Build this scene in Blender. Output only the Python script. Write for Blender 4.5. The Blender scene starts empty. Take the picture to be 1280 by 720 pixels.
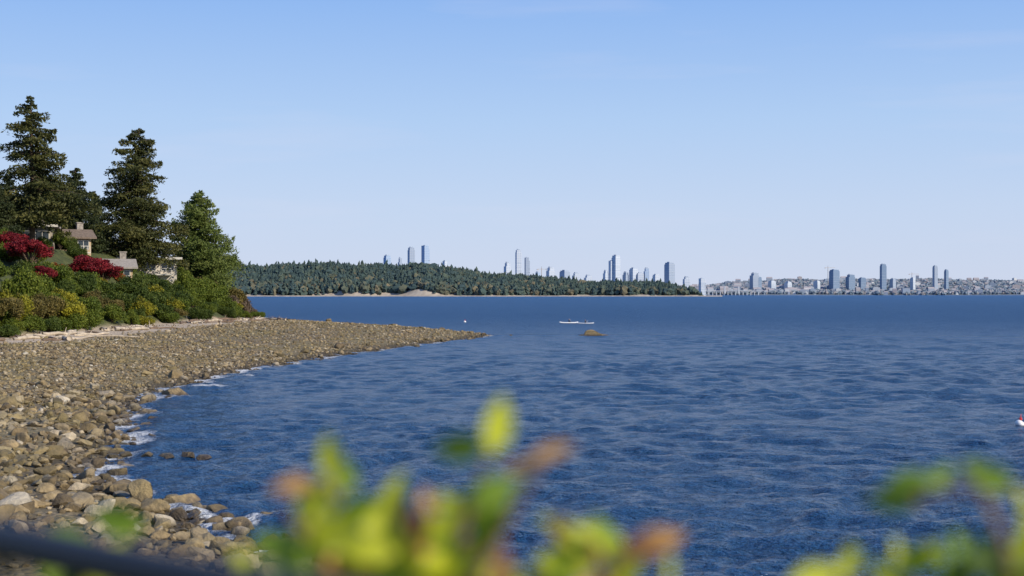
import bpy, bmesh, math, random
import numpy as np
from mathutils import Vector, Matrix
random.seed(7); rng=np.random.default_rng(7)
scene=bpy.context.scene
scene.view_settings.view_transform='Standard'
try: scene.view_settings.look='None'
except Exception: pass
scene.view_settings.exposure=0

# ------------------------------------------------------------ helpers
def link(o,parent=None):
    scene.collection.objects.link(o)
    if parent is not None: o.parent=parent
    return o
def np_mesh(name,verts,faces,mats=(),midx=None,rnd=None,smooth=False,extra=None):
    verts=np.asarray(verts,dtype=np.float32); faces=np.asarray(faces,dtype=np.int32)
    me=bpy.data.meshes.new(name)
    n,k=faces.shape
    me.vertices.add(len(verts)); me.vertices.foreach_set('co',verts.ravel())
    me.loops.add(n*k); me.loops.foreach_set('vertex_index',faces.ravel())
    me.polygons.add(n); me.polygons.foreach_set('loop_start',np.arange(0,n*k,k,dtype=np.int32))
    try: me.polygons.foreach_set('loop_total',np.full(n,k,dtype=np.int32))
    except Exception: pass
    for m in mats: me.materials.append(m)
    if midx is not None: me.polygons.foreach_set('material_index',np.asarray(midx,dtype=np.int32))
    me.polygons.foreach_set('use_smooth',np.full(n,smooth,dtype=bool))
    if rnd is not None:
        a=me.attributes.new('rnd','FLOAT','POINT'); a.data.foreach_set('value',np.asarray(rnd,dtype=np.float32))
    if extra:
        for nm,v in extra.items():
            a=me.attributes.new(nm,'FLOAT','POINT'); a.data.foreach_set('value',np.asarray(v,dtype=np.float32))
    me.update(calc_edges=True); me.validate()
    return me
def empty(name,loc=(0,0,0),rz=0):
    e=bpy.data.objects.new(name,None); e.location=loc; e.rotation_euler=(0,0,rz); e.empty_display_size=0.5
    return link(e)
class Soup:
    """collects quads"""
    def __init__(s): s.v=[];s.f=[];s.m=[];s.r=[];s.n=0
    def add(s,v,f,m=0,r=0.5):
        v=np.asarray(v,dtype=np.float32); f=np.asarray(f,dtype=np.int32)
        s.v.append(v); s.f.append(f+s.n); s.m.append(np.full(len(f),m)); 
        s.r.append(np.broadcast_to(np.asarray(r,dtype=np.float32),(len(v),)).copy()); s.n+=len(v)
    def mesh(s,name,mats,smooth=False):
        return np_mesh(name,np.concatenate(s.v),np.concatenate(s.f),mats,np.concatenate(s.m),np.concatenate(s.r),smooth)
def tube(pts,rad,sides=8,cap=True):
    pts=[Vector(p) for p in pts]; V=[];F=[]
    for i,p in enumerate(pts):
        a=pts[max(i-1,0)]; b=pts[min(i+1,len(pts)-1)]
        t=(b-a).normalized(); up=Vector((0,0,1)) if abs(t.z)<0.9 else Vector((1,0,0))
        u=t.cross(up).normalized(); w=t.cross(u).normalized()
        for k in range(sides):
            an=2*math.pi*k/sides
            V.append(p+(u*math.cos(an)+w*math.sin(an))*rad[i])
    for i in range(len(pts)-1):
        for k in range(sides):
            k2=(k+1)%sides
            F.append((i*sides+k,i*sides+k2,(i+1)*sides+k2,(i+1)*sides+k))
    if cap:
        for base,pt in ((0,pts[0]),((len(pts)-1)*sides,pts[-1])):
            c=len(V); V.append(pt)
            for k in range(0,sides,2):
                F.append((base+k,base+(k+1)%sides,base+(k+2)%sides,c))
    return [tuple(v) for v in V],F
def boxv(cx,cy,cz,sx,sy,sz):
    x,y,z=sx/2,sy/2,sz/2
    V=[(cx+a*x,cy+b*y,cz+c*z) for a in(-1,1) for b in(-1,1) for c in(-1,1)]
    F=[(0,1,3,2),(4,6,7,5),(0,4,5,1),(2,3,7,6),(0,2,6,4),(1,5,7,3)]
    return V,F
def sm(t): 
    t=np.clip(t,0,1); return t*t*(3-2*t)

# ------------------------------------------------------------ materials
def newmat(name):
    m=bpy.data.materials.new(name); m.use_nodes=True
    nt=m.node_tree; b=nt.nodes['Principled BSDF']; return m,nt,b
def N(nt,t,**kw):
    n=nt.nodes.new(t)
    for k,v in kw.items():
        if k in n.inputs.keys(): n.inputs[k].default_value=v
        else: setattr(n,k,v)
    return n
def ramp(nt,fac,stops,interp='LINEAR'):
    r=nt.nodes.new('ShaderNodeValToRGB'); r.color_ramp.interpolation=interp
    e=r.color_ramp.elements
    while len(e)<len(stops): e.new(0.5)
    for i,(p,c) in enumerate(stops):
        e[i].position=p; e[i].color=(c[0],c[1],c[2],1)
    nt.links.new(fac,r.inputs[0]); return r.outputs[0]
def mixc(nt,fac,a,b,mode='MIX'):
    m=nt.nodes.new('ShaderNodeMix'); m.data_type='RGBA'; m.blend_type=mode
    for s,i in ((fac,0),(a,6),(b,7)):
        if isinstance(s,bpy.types.NodeSocket): nt.links.new(s,m.inputs[i])
        elif isinstance(s,(int,float)): m.inputs[i].default_value=s
        else: m.inputs[i].default_value=(s[0],s[1],s[2],1)
    return m.outputs[2]
def math_(nt,op,a,b=0.0,c=None):
    m=nt.nodes.new('ShaderNodeMath'); m.operation=op
    for s,i in ((a,0),(b,1),(c,2)):
        if s is None: continue
        if isinstance(s,bpy.types.NodeSocket): nt.links.new(s,m.inputs[i])
        else: m.inputs[i].default_value=s
    return m.outputs[0]
def pos(nt,scale=(1,1,1)):
    g=nt.nodes.new('ShaderNodeNewGeometry'); mp=nt.nodes.new('ShaderNodeMapping'); mp.inputs['Scale'].default_value=scale
    nt.links.new(g.outputs['Position'],mp.inputs['Vector']); return mp.outputs[0]
def noise(nt,vec,scale,detail=3,rough=0.5):
    n=N(nt,'ShaderNodeTexNoise',Scale=scale,Detail=detail,Roughness=rough); nt.links.new(vec,n.inputs['Vector']); return n.outputs[0]
def posz(nt):
    g=nt.nodes.new('ShaderNodeNewGeometry'); s=nt.nodes.new('ShaderNodeSeparateXYZ'); nt.links.new(g.outputs['Position'],s.inputs[0]); return s.outputs[2]
def attr(nt,name='rnd'):
    a=nt.nodes.new('ShaderNodeAttribute'); a.attribute_name=name; return a.outputs['Fac']
def maprange(nt,v,a,b,c=0,d=1):
    m=nt.nodes.new('ShaderNodeMapRange'); nt.links.new(v,m.inputs[0])
    for i,x in enumerate((a,b,c,d)): m.inputs[i+1].default_value=x
    return m.outputs[0]
def bump(nt,b,h,strength=0.5,dist=0.1,nrm=None):
    n=N(nt,'ShaderNodeBump',Strength=strength,Distance=dist); nt.links.new(h,n.inputs['Height'])
    if nrm is not None: nt.links.new(nrm,n.inputs['Normal'])
    if b is not None: nt.links.new(n.outputs[0],b.inputs['Normal'])
    return n.outputs[0]

def leafmat(name,stops,trans=0.25,scale=0.5,rough=0.6):
    m,nt,b=newmat(name)
    r=attr(nt); nz=noise(nt,pos(nt),scale,3)
    f=math_(nt,'ADD',math_(nt,'MULTIPLY',r,0.6),math_(nt,'MULTIPLY',nz,0.4))
    c=ramp(nt,f,stops)
    nt.links.new(c,b.inputs['Base Color']); b.inputs['Roughness'].default_value=rough
    b.inputs['Specular IOR Level'].default_value=0.25
    if trans>0:
        t=nt.nodes.new('ShaderNodeBsdfTranslucent'); nt.links.new(c,t.inputs[0])
        mx=nt.nodes.new('ShaderNodeMixShader'); mx.inputs[0].default_value=trans
        nt.links.new(b.outputs[0],mx.inputs[1]); nt.links.new(t.outputs[0],mx.inputs[2])
        nt.links.new(mx.outputs[0],nt.nodes['Material Output'].inputs['Surface'])
    return m
def plain(name,col,rough=0.8,var=0.25,scale=1.0,metal=0):
    m,nt,b=newmat(name)
    nz=noise(nt,pos(nt),scale,4)
    c=ramp(nt,nz,[(0.3,[x*(1-var) for x in col]),(0.7,[min(1,x*(1+var)) for x in col])])
    nt.links.new(c,b.inputs['Base Color']); b.inputs['Roughness'].default_value=rough; b.inputs['Metallic'].default_value=metal
    return m

M_bark=plain('bark',(0.11,0.075,0.05),0.95,0.4,3)
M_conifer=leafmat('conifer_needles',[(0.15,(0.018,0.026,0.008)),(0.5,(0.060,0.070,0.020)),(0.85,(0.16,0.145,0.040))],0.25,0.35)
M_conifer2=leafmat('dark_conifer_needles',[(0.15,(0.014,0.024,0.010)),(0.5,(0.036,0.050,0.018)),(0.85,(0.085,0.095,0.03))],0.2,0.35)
M_cedar=leafmat('cedar_foliage',[(0.15,(0.045,0.075,0.016)),(0.5,(0.13,0.175,0.04)),(0.85,(0.23,0.26,0.07))],0.35,0.4)
M_green=leafmat('green_leaves',[(0.15,(0.030,0.055,0.006)),(0.5,(0.11,0.15,0.018)),(0.85,(0.23,0.26,0.035))],0.35,0.5)
M_dkgreen=leafmat('dark_green_leaves',[(0.15,(0.018,0.036,0.006)),(0.5,(0.06,0.092,0.014)),(0.85,(0.13,0.16,0.028))],0.3,0.5)
M_yel=leafmat('yellow_green_leaves',[(0.15,(0.07,0.07,0.008)),(0.5,(0.25,0.24,0.02)),(0.85,(0.42,0.37,0.03))],0.35,0.5)
M_olive=leafmat('olive_leaves',[(0.15,(0.05,0.047,0.015)),(0.5,(0.15,0.125,0.035)),(0.85,(0.27,0.20,0.06))],0.3,0.5)
M_brownleaf=leafmat('faded_leaves',[(0.15,(0.06,0.045,0.03)),(0.5,(0.16,0.12,0.08)),(0.85,(0.27,0.20,0.14))],0.2,0.5)
M_red=leafmat('red_maple_leaves',[(0.15,(0.045,0.004,0.008)),(0.5,(0.165,0.010,0.018)),(0.85,(0.34,0.03,0.03))],0.25,0.9)
M_orange=leafmat('orange_leaves',[(0.15,(0.12,0.03,0.01)),(0.5,(0.32,0.09,0.02)),(0.85,(0.45,0.18,0.04))],0.25,0.5)

# rocks
def rockmat():
    m,nt,b=newmat('beach_rock')
    r=attr(nt); p=pos(nt)
    c=ramp(nt,r,[(0.0,(0.10,0.075,0.045)),(0.35,(0.25,0.19,0.105)),(0.6,(0.37,0.285,0.16)),(0.82,(0.26,0.22,0.155)),(0.95,(0.50,0.42,0.30)),(1.0,(0.56,0.52,0.44))])
    nz=noise(nt,p,5,5,0.6)
    c=mixc(nt,1.0,c,ramp(nt,nz,[(0.3,(0.55,0.55,0.55)),(0.7,(1.2,1.17,1.1))]),'MULTIPLY')
    al=noise(nt,p,0.25,3)
    c=mixc(nt,math_(nt,'MULTIPLY',maprange(nt,al,0.45,0.62),0.4),c,(0.20,0.168,0.06))
    z=posz(nt); wet=maprange(nt,math_(nt,'ADD',z,math_(nt,'MULTIPLY',nz,0.3)),0.22,0.5,1,0)
    c=mixc(nt,wet,c,mixc(nt,1.0,c,(0.32,0.30,0.28),'MULTIPLY'))
    nt.links.new(c,b.inputs['Base Color'])
    nt.links.new(maprange(nt,wet,0,1,0.9,0.35),b.inputs['Roughness'])
    bump(nt,b,noise(nt,p,9,6,0.65),0.8,0.12)
    return m
M_rock=rockmat()
def groundmat():
    m,nt,b=newmat('shore_ground')
    p=pos(nt)
    v=N(nt,'ShaderNodeTexVoronoi',Scale=6.0); nt.links.new(p,v.inputs['Vector'])
    s=nt.nodes.new('ShaderNodeSeparateColor'); nt.links.new(v.outputs['Color'],s.inputs[0])
    c=ramp(nt,s.outputs[0],[(0,(0.15,0.115,0.065)),(0.5,(0.27,0.21,0.115)),(1,(0.38,0.30,0.19))])
    c=mixc(nt,1.0,c,ramp(nt,v.outputs['Distance'],[(0.0,(1,1,1)),(0.7,(0.45,0.45,0.45))]),'MULTIPLY')
    big=noise(nt,p,0.12,4)
    c=mixc(nt,maprange(nt,big,0.4,0.65,0,0.6),c,(0.21,0.175,0.075))
    z=posz(nt); zn=math_(nt,'ADD',z,math_(nt,'MULTIPLY',noise(nt,p,0.3,4),0.5))
    sand=ramp(nt,noise(nt,p,1.6,6,0.7),[(0.3,(0.36,0.29,0.20)),(0.7,(0.62,0.50,0.37))])
    c=mixc(nt,math_(nt,'MULTIPLY',attr(nt,'dry'),maprange(nt,noise(nt,p,0.5,5,0.7),0.3,0.5,0.55,1.0)),c,sand)
    wet=maprange(nt,zn,0.40,0.7,1,0)
    c=mixc(nt,wet,c,mixc(nt,1.0,c,(0.4,0.38,0.34),'MULTIPLY'))
    grass=ramp(nt,noise(nt,p,0.9,6,0.7),[(0.3,(0.03,0.04,0.012)),(0.55,(0.07,0.085,0.02)),(0.75,(0.13,0.11,0.045))])
    c=mixc(nt,attr(nt,'bank'),c,grass)
    nt.links.new(c,b.inputs['Base Color']); b.inputs['Roughness'].default_value=0.9
    bump(nt,b,v.outputs['Distance'],0.8,-0.1)
    return m
M_ground=groundmat()

# ------------------------------------------------------------ terrain definition (metres)
WL=[(-3.5,204),(-4.2,199),(-10.2,172),(-16.4,142),(-19.6,120),(-21.4,109),(-21.5,94.4),(-22.2,86.7),(-20.4,75.7),(-17,62.4),(-14.6,51.8),(-13.6,46.2),(-12.1,42.2),(-8.7,38.7),(-6.7,34.9),(-5.6,33.2),(-3.6,31.0),(-1.5,29),(4,26.5),(12,22.5),(30,14),(60,0),(120,-30),(600,-80),(600,-600),(-600,-600),(-600,520),(-200,470),(-90,400),(-66,340),(-52,300),(-31,262),(-13,226),(-5,209)]
BANK=[(-40,5),(-55,45),(-75,95),(-58,110),(-47.5,127),(-46.5,153),(-45.5,183),(-44,222),(-46.5,250),(-55,295),(-70,330),(-105,385),(-600,480),(-600,5)]
def poly_signed(x,y,poly):
    P=np.array(poly,dtype=np.float64); Q=np.roll(P,-1,axis=0)
    d2=np.full(x.shape,1e18); ins=np.zeros(x.shape,bool)
    for (ax,ay),(bx,by) in zip(P,Q):
        dx,dy=bx-ax,by-ay; t=np.clip(((x-ax)*dx+(y-ay)*dy)/(dx*dx+dy*dy),0,1)
        d2=np.minimum(d2,(x-ax-t*dx)**2+(y-ay-t*dy)**2)
        c=((ay>y)!=(by>y))&(x<(bx-ax)*(y-ay)/((by-ay) if by!=ay else 1e-9)+ax)
        ins^=c
    d=np.sqrt(d2); return np.where(ins,d,-d)
def wob(x,y):
    return (np.sin(x*0.9+y*0.31)+np.sin(y*0.77-x*0.4+1.3)+np.sin(x*0.33+y*0.52+2.2)+np.sin(-x*1.7+y*1.1))/4
def ground(x,y):
    x=np.asarray(x,dtype=np.float64); y=np.asarray(y,dtype=np.float64)
    s=poly_signed(x,y,WL)+wob(x,y)*0.8+0.6*sm((y-130)/60); b=poly_signed(x,y,BANK)+wob(x*0.6,y*0.6)*0.8
    z=np.where(s>0,2.4*(1-np.exp(-np.maximum(s,0)/16)),np.maximum(-4,0.13*s))
    z=z+wob(x*1.3,y*1.3)*0.06*(s>-3)
    z=z+np.where(b>0,0.52*np.clip(b,0,19)+0.07*np.clip(b-19,0,120),0)
    look=4.7*sm((7.5-y)/4.5)*sm(s/8)
    return np.where((look>z)&(s>0),look,z),s,b
def gz(x,y): return float(ground(np.array([x]),np.array([y]))[0][0])

xs=np.concatenate([[-9000,-5000,-2500,-1200,-600],np.arange(-300,-100,8),np.arange(-100,20,0.8),np.arange(20,60,4),[80,140,250,600,1500,4000,9000]])
ys=np.concatenate([[-3000,-1000,-300,-100,-40],np.arange(-20,0,2),np.arange(0,70,0.8),np.arange(70,320,1.0),np.arange(320,520,8),[600,900,1500,3000,6000,12000,28000]])
X,Y=np.meshgrid(xs,ys); z,s,b=ground(X.ravel(),Y.ravel())
def gridfaces(r,c):
    i=np.arange(r-1)[:,None]*c+np.arange(c-1)[None,:]; i=i.ravel()
    return np.stack([i,i+1,i+c+1,i+c],1)
bk=sm(b/1.2+0.3); bk=np.maximum(bk,sm((7.5-Y.ravel())/2)*(s>4))
dry=sm((b+9.5)/3.5)*(s>7)
me=np_mesh('ground',np.stack([X.ravel(),Y.ravel(),z],1),gridfaces(len(ys),len(xs)),[M_ground],smooth=True,extra={'bank':bk,'dry':dry})
link(bpy.data.objects.new('beach_ground',me))

# ------------------------------------------------------------ water
def watermat(name):
    m,nt,b=newmat(name)
    pt=noise(nt,pos(nt,(0.006,0.02,1)),1.0,3); pt2=noise(nt,pos(nt,(0.03,0.10,1)),1.0,4)
    ch=attr(nt,'chop')
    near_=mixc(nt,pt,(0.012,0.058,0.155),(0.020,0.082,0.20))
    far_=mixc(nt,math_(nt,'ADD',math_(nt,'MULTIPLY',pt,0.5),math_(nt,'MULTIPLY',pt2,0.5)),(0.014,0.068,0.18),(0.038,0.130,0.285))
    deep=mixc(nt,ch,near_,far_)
    b.inputs['IOR'].default_value=1.333
    fo=attr(nt,'foam')
    fn=noise(nt,pos(nt),2.6,8,0.8); fl=noise(nt,pos(nt),0.3,2)
    f=math_(nt,'MULTIPLY',fo,maprange(nt,fl,0.40,0.58,0.45,1.15))
    f=maprange(nt,math_(nt,'ADD',f,math_(nt,'MULTIPLY',fn,1.4)),1.2,1.6)
    c=mixc(nt,f,deep,(0.66,0.69,0.72))
    nt.links.new(c,b.inputs['Base Color'])
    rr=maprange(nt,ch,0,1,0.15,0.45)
    nt.links.new(math_(nt,'MAXIMUM',rr,math_(nt,'MULTIPLY',f,0.8)),b.inputs['Roughness'])
    nt.links.new(maprange(nt,ch,0,1,0.5,0.32),b.inputs['Specular IOR Level'])
    n1=noise(nt,pos(nt,(0.75,1.3,0.6)),1.0,5,0.62)
    n2=noise(nt,pos(nt,(2.2,3.6,1.5)),1.0,4,0.6)
    n3=noise(nt,pos(nt,(0.16,0.34,1)),1.0,6,0.75)
    a=bump(nt,None,n3,1.0,1.6)
    a=bump(nt,None,n1,1.0,0.85,a)
    bump(nt,b,n2,1.0,0.24,a)
    return m
M_water=watermat('sea_water')
rd=np.concatenate([[2,8],16*np.exp(np.arange(0,620)*0.0056),np.geomspace(520,6000,90)[1:],[9000,14000,30000]])
th=np.concatenate([np.linspace(-180,-30,40)[:-1],np.linspace(-30,30,760),np.linspace(30,180,40)[1:]])*math.pi/180
R,T=np.meshgrid(rd,th,indexing='ij'); wx=(R*np.sin(T)).ravel(); wy=(R*np.cos(T)).ravel()
step=np.maximum(R*0.0056,0.1).ravel(); h=np.zeros_like(wx)
# slow warp keeps the crests from lining up
ux=wx+1.6*np.sin(wy*0.11+wx*0.05)+0.9*np.sin(wx*0.19-wy*0.13+2); uy=wy+1.6*np.sin(wx*0.12-wy*0.04+1)+0.9*np.sin(wy*0.21+wx*0.09)
for i in range(84):
    lam=0.5*math.exp(rng.random()*2.2); an=math.radians(-62+rng.normal()*44); k=2*math.pi/lam
    amp=0.0062*lam**0.80; ph=rng.random()*6.28
    arg=k*(ux*math.cos(an)+uy*math.sin(an))+ph
    h+=amp*np.sin(arg)*sm(lam/(step*2.2)-0.5)
gust=0.82+0.26*np.sin(wx*0.05+wy*0.031)*np.sin(wy*0.043-wx*0.02+1)
h*=gust
sd=np.full(wx.shape,-99.0); near=(R.ravel()<330)&(np.abs(T.ravel())<0.6)
sd[near]=poly_signed(wx[near],wy[near],WL)+wob(wx[near],wy[near])*0.8
h+=0.12*np.exp(-((sd+1.6)/0.5)**2)*(0.5+0.5*wob(wx*0.4,wy*0.4))+0.02
fo=np.exp(-np.clip(-sd-0.4,0,99)/1.1)
for (cx,cy,rr) in ((-7.4,37.2,1.4),(-9.0,39.2,0.9),(-14.2,48.0,1.4),(-12.6,44.5,1.0),(-20.3,82,2.2),(-19.4,92,1.8),(-19.1,104,1.8),(-16.0,60,1.2)):
    g=np.exp(-((wx-cx)**2+(wy-cy)**2)/(rr*rr)); fo=np.maximum(fo,g*1.0); h+=g*0.12*(0.6+0.4*np.sin(wx*7+wy*5))
h[R.ravel()>500]=0
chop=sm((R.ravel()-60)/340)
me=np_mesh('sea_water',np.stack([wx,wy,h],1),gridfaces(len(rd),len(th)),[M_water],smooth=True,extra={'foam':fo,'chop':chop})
link(bpy.data.objects.new('sea_water',me))

# ------------------------------------------------------------ rocks
def ico(level,seed,cuts=13):
    bm=bmesh.new(); bmesh.ops.create_icosphere(bm,subdivisions=level,radius=1.0)
    v=np.array([q.co[:] for q in bm.verts]); f=np.array([[q.index for q in p.verts] for p in bm.faces]); bm.free()
    r=np.random.default_rng(seed)
    for _ in range(cuts):
        n=r.normal(size=3); n/=np.linalg.norm(n); c=0.40+0.36*r.random()
        d=v@n-c; v=v-np.maximum(d,0)[:,None]*n[None,:]*0.98
    v+=0.03*np.sin(v[:,[1,2,0]]*5+r.random(3)*6)
    v*=np.array([1.2,0.72+0.35*r.random(),0.55+0.25*r.random()])
    return v,f
ROCKS={l:[ico(l,100*l+i) for i in range(12)] for l in (1,2,3,4)}
def scatter(name,px,py,pr,lvl,sink=0.25,rn=None):
    z,_,_=ground(px,py); z=np.maximum(z,-0.6)
    V=[];F=[];A=[];n=0
    for i in range(len(px)):
        v,f=ROCKS[lvl][int(rng.integers(12))]; a=rng.random()*6.28; c_,s_=math.cos(a),math.sin(a)
        t=rng.normal()*0.3
        w=v*pr[i]
        w=np.stack([w[:,0],w[:,1]*math.cos(t)-w[:,2]*math.sin(t),w[:,1]*math.sin(t)+w[:,2]*math.cos(t)],1)
        w=np.stack([w[:,0]*c_-w[:,1]*s_,w[:,0]*s_+w[:,1]*c_,w[:,2]],1)
        w+=np.array([px[i],py[i],z[i]+pr[i]*(0.5-sink)])
        V.append(w);F.append(f+n);n+=len(v);A.append(np.full(len(v),rng.random() if rn is None else rn))
    me=np_mesh(name,np.concatenate(V),np.concatenate(F),[M_rock],rnd=np.concatenate(A),smooth=(lvl>=3))
    return me
def sample(n,x0,x1,y0,y1,smin,smax,wedge=0.43):
    x=rng.uniform(x0,x1,n); y=rng.uniform(y0,y1,n)
    _,s,b=ground(x,y); k=(s>smin)&(s<smax)&(b<-0.5)&(x>-wedge*y-5)&((b<-7.5)|(rng.random(n)<0.07))
    return x[k],y[k],s[k]
obs=[]
x,y,s=sample(11500,-36,0,26,76,-1.0,60)
r=0.06+0.09*rng.random(len(x))**1.5+0.26*rng.random(len(x))**5*(0.3+np.exp(-np.abs(s-1.5)/6)*1.1)
obs.append(scatter('r1',x,y,r,2))
x,y,s=sample(1400,-36,0,26,84,-1.6,6)
r=0.15+0.38*rng.random(len(x))**2.6
obs.append(scatter('r2',x,y,r,3,0.2))
x,y,s=sample(30000,-62,0,74,130,-0.5,60)
r=0.06+0.12*rng.random(len(x))**2.0+0.18*rng.random(len(x))**9
obs.append(scatter('r3',x,y,r,1))
x,y,s=sample(60000,-70,0,128,262,-0.5,60)
k=rng.random(len(x))<0.62; x=x[k];y=y[k]
r=0.07+0.12*rng.random(len(x))**2.0+0.22*rng.random(len(x))**12
obs.append(scatter('r4',x,y,r,1))
x,y,s=sample(1500,-60,0,76,235,-1.6,4)
r=0.16+0.36*rng.random(len(x))**2.5
obs.append(scatter('r5',x,y,r,2,0.2))
cob=empty('beach_rocks')
for i,me in enumerate(obs): link(bpy.data.objects.new('cobble_layer_%d'%i,me),cob)
for (bx,by,br,tn,bz) in ((-20.0,84,0.85,0.4,-.2),(-9.3,40.2,0.66,0.55,-.1),(-18.0,148,0.8,0.1,0.3),(-14.2,52.3,0.34,.2,-.05),(-13.4,52.0,0.37,.3,-.05),(-12.6,52.1,0.33,.3,-.05),(-11.9,52.4,0.36,.2,-.05),(-11.2,52.0,0.28,.3,-.05),(-14.9,52.6,0.40,.2,-.05),(-23.0,97,0.7,.3,0),(-19.5,231,0.9,.25,.6),(-10.5,212,0.6,.2,.3),(-33,257,0.8,.2,.8),(-4.5,34.3,0.46,.5,-.1),(-4.9,32.6,0.55,.6,0),(-6.9,36.2,0.46,.5,-.1),(-8.1,38.9,0.38,.4,-.1),(-10.6,40.9,0.58,.6,.1),(-11.6,42.6,0.46,.3,.1),(-7.6,36.6,0.35,.3,-.05),(-2.2,204,0.35,.1,-.1),(-4.0,206,0.4,.1,.1),(-0.2,205,0.3,.1,-.1)):
    v,f=ROCKS[4][random.randrange(12)]
    a=random.random()*6; c_,s_=math.cos(a),math.sin(a)
    w=v*br; w=np.stack([w[:,0]*c_-w[:,1]*s_,w[:,0]*s_+w[:,1]*c_,w[:,2]],1)
    me=np_mesh('boulder',w,f,[M_rock],rnd=np.full(len(v),tn),smooth=True)
    o=link(bpy.data.objects.new('boulder',me)); o.location=(bx,by,max(bz,gz(bx,by)-0.1)+br*0.25)
isl=empty('islet_rock',(11.7,205,0))
for dx,dy,r_,zs in ((0,0,1.7,0.75),(1.0,0.4,1.1,0.5),(-1.1,0.2,0.9,0.45),(2.0,0.1,0.5,0.4)):
    v,f=ico(4,int(300+dx*10),8); w=v*np.array([r_,r_,r_*zs*1.4])+np.array([dx,dy,-0.1])
    link(bpy.data.objects.new('rock_hump',np_mesh('hump',w,f,[M_rock],rnd=np.full(len(v),0.6),smooth=True)),isl)

# driftwood
M_drift=plain('driftwood_bark',(0.44,0.37,0.28),0.9,0.35,2)
M_drift2=plain('dark_driftwood',(0.16,0.11,0.075),0.9,0.35,2)
toe=[(-58,110),(-47.5,127),(-46.5,153),(-45.5,183),(-44,222),(-46.5,250),(-53,288)]
def toept(t,off):
    t*=len(toe)-1; i=min(int(t),len(toe)-2); f=t-i
    ax,ay=toe[i];bx,by=toe[i+1]; dx,dy=bx-ax,by-ay; L=math.hypot(dx,dy)
    return ax+dx*f+dy/L*off, ay+dy*f-dx/L*off, math.atan2(dy,dx)
for i in range(80):
    t=0.08+0.88*random.random(); off=1.6+random.random()**1.3*6
    x,y,a=toept(t,off); a+=random.gauss(0,0.5); L=random.uniform(1.5,7); r0=random.uniform(0.08,0.22)
    pts=[];rr=[]
    for k in range(6):
        u=(k/5-0.5)*L; xx=x+math.cos(a)*u; yy=y+math.sin(a)*u
        pts.append((xx,yy,gz(xx,yy)+r0*0.8+0.06*math.sin(k*1.7+i))); rr.append(r0*(1.15-0.45*k/5))
    V,F=tube(pts,rr,8); S=Soup(); S.add(V,F)
    for q in range(random.randint(0,3)):
        k=random.randint(1,4); p=Vector(pts[k]); d=Vector((random.gauss(0,1),random.gauss(0,1),0.8)).normalized()*random.uniform(0.3,0.9)
        V,F=tube([p,p+d],[r0*0.3,r0*0.1],6); S.add(V,F)
    link(bpy.data.objects.new('driftwood_log',S.mesh('driftwood_log',[M_drift if random.random()<0.55 else M_drift2],True)))

# ------------------------------------------------------------ foliage
def diamonds(P,size,out,flat=0.5,asp=0.55):
    n=len(P); nr=rng.normal(size=(n,3)); nr/=np.linalg.norm(nr,axis=1)[:,None]
    nm=out*flat+nr*(1-flat); nm/=np.linalg.norm(nm,axis=1)[:,None]+1e-9
    t=rng.normal(size=(n,3)); u=np.cross(nm,t); u/=np.linalg.norm(u,axis=1)[:,None]+1e-9; w=np.cross(nm,u)
    sz=size*(0.6+0.8*rng.random(n))[:,None]
    V=np.stack([P-u*sz,P-w*sz*asp,P+u*sz,P+w*sz*asp],1).reshape(-1,3)
    F=np.arange(4*n).reshape(n,4); return V,F
def shrub_mesh(name,mat,w,h,nl,size,lobes=16,flatten=1.0,trunk=0.15,lr=(0.10,0.22)):
    S=Soup(); C=[]
    for i in range(lobes):
        a=random.random()*6.28; rr=math.sqrt(random.random())*0.38*w; zz=h*(0.22+0.5*random.random()*(1-rr/w*1.2))
        if trunk>0.3: zz=h*(0.42+0.42*random.random()*(1-rr/w))
        C.append((rr*math.cos(a),rr*math.sin(a),zz,w*random.uniform(*lr)))
    per=nl//lobes
    for (cx,cy,cz,cr) in C:
        d=rng.normal(size=(per,3)); d/=np.linalg.norm(d,axis=1)[:,None]
        rad=cr*(0.45+0.85*rng.random(per)**0.8)[:,None]
        P=np.array([cx,cy,cz])+d*rad*np.array([1,1,0.85*flatten])
        k=P[:,2]>-0.3; P=P[k]; d=d[k]
        V,F=diamonds(P,size,d,0.4)
        base=0.2+0.6*rng.random()
        S.add(V,F,0,np.repeat(np.clip(base+rng.normal(size=len(P))*0.18,0,1),4))
        V,F=tube([(0,0,-0.3),(cx*0.4,cy*0.4,cz*0.5),(cx,cy,cz)],[0.03*w*0.6,0.02*w*0.6,0.008*w],5); S.add(V,F,1)
    return S.mesh(name,[mat,M_bark])
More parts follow.
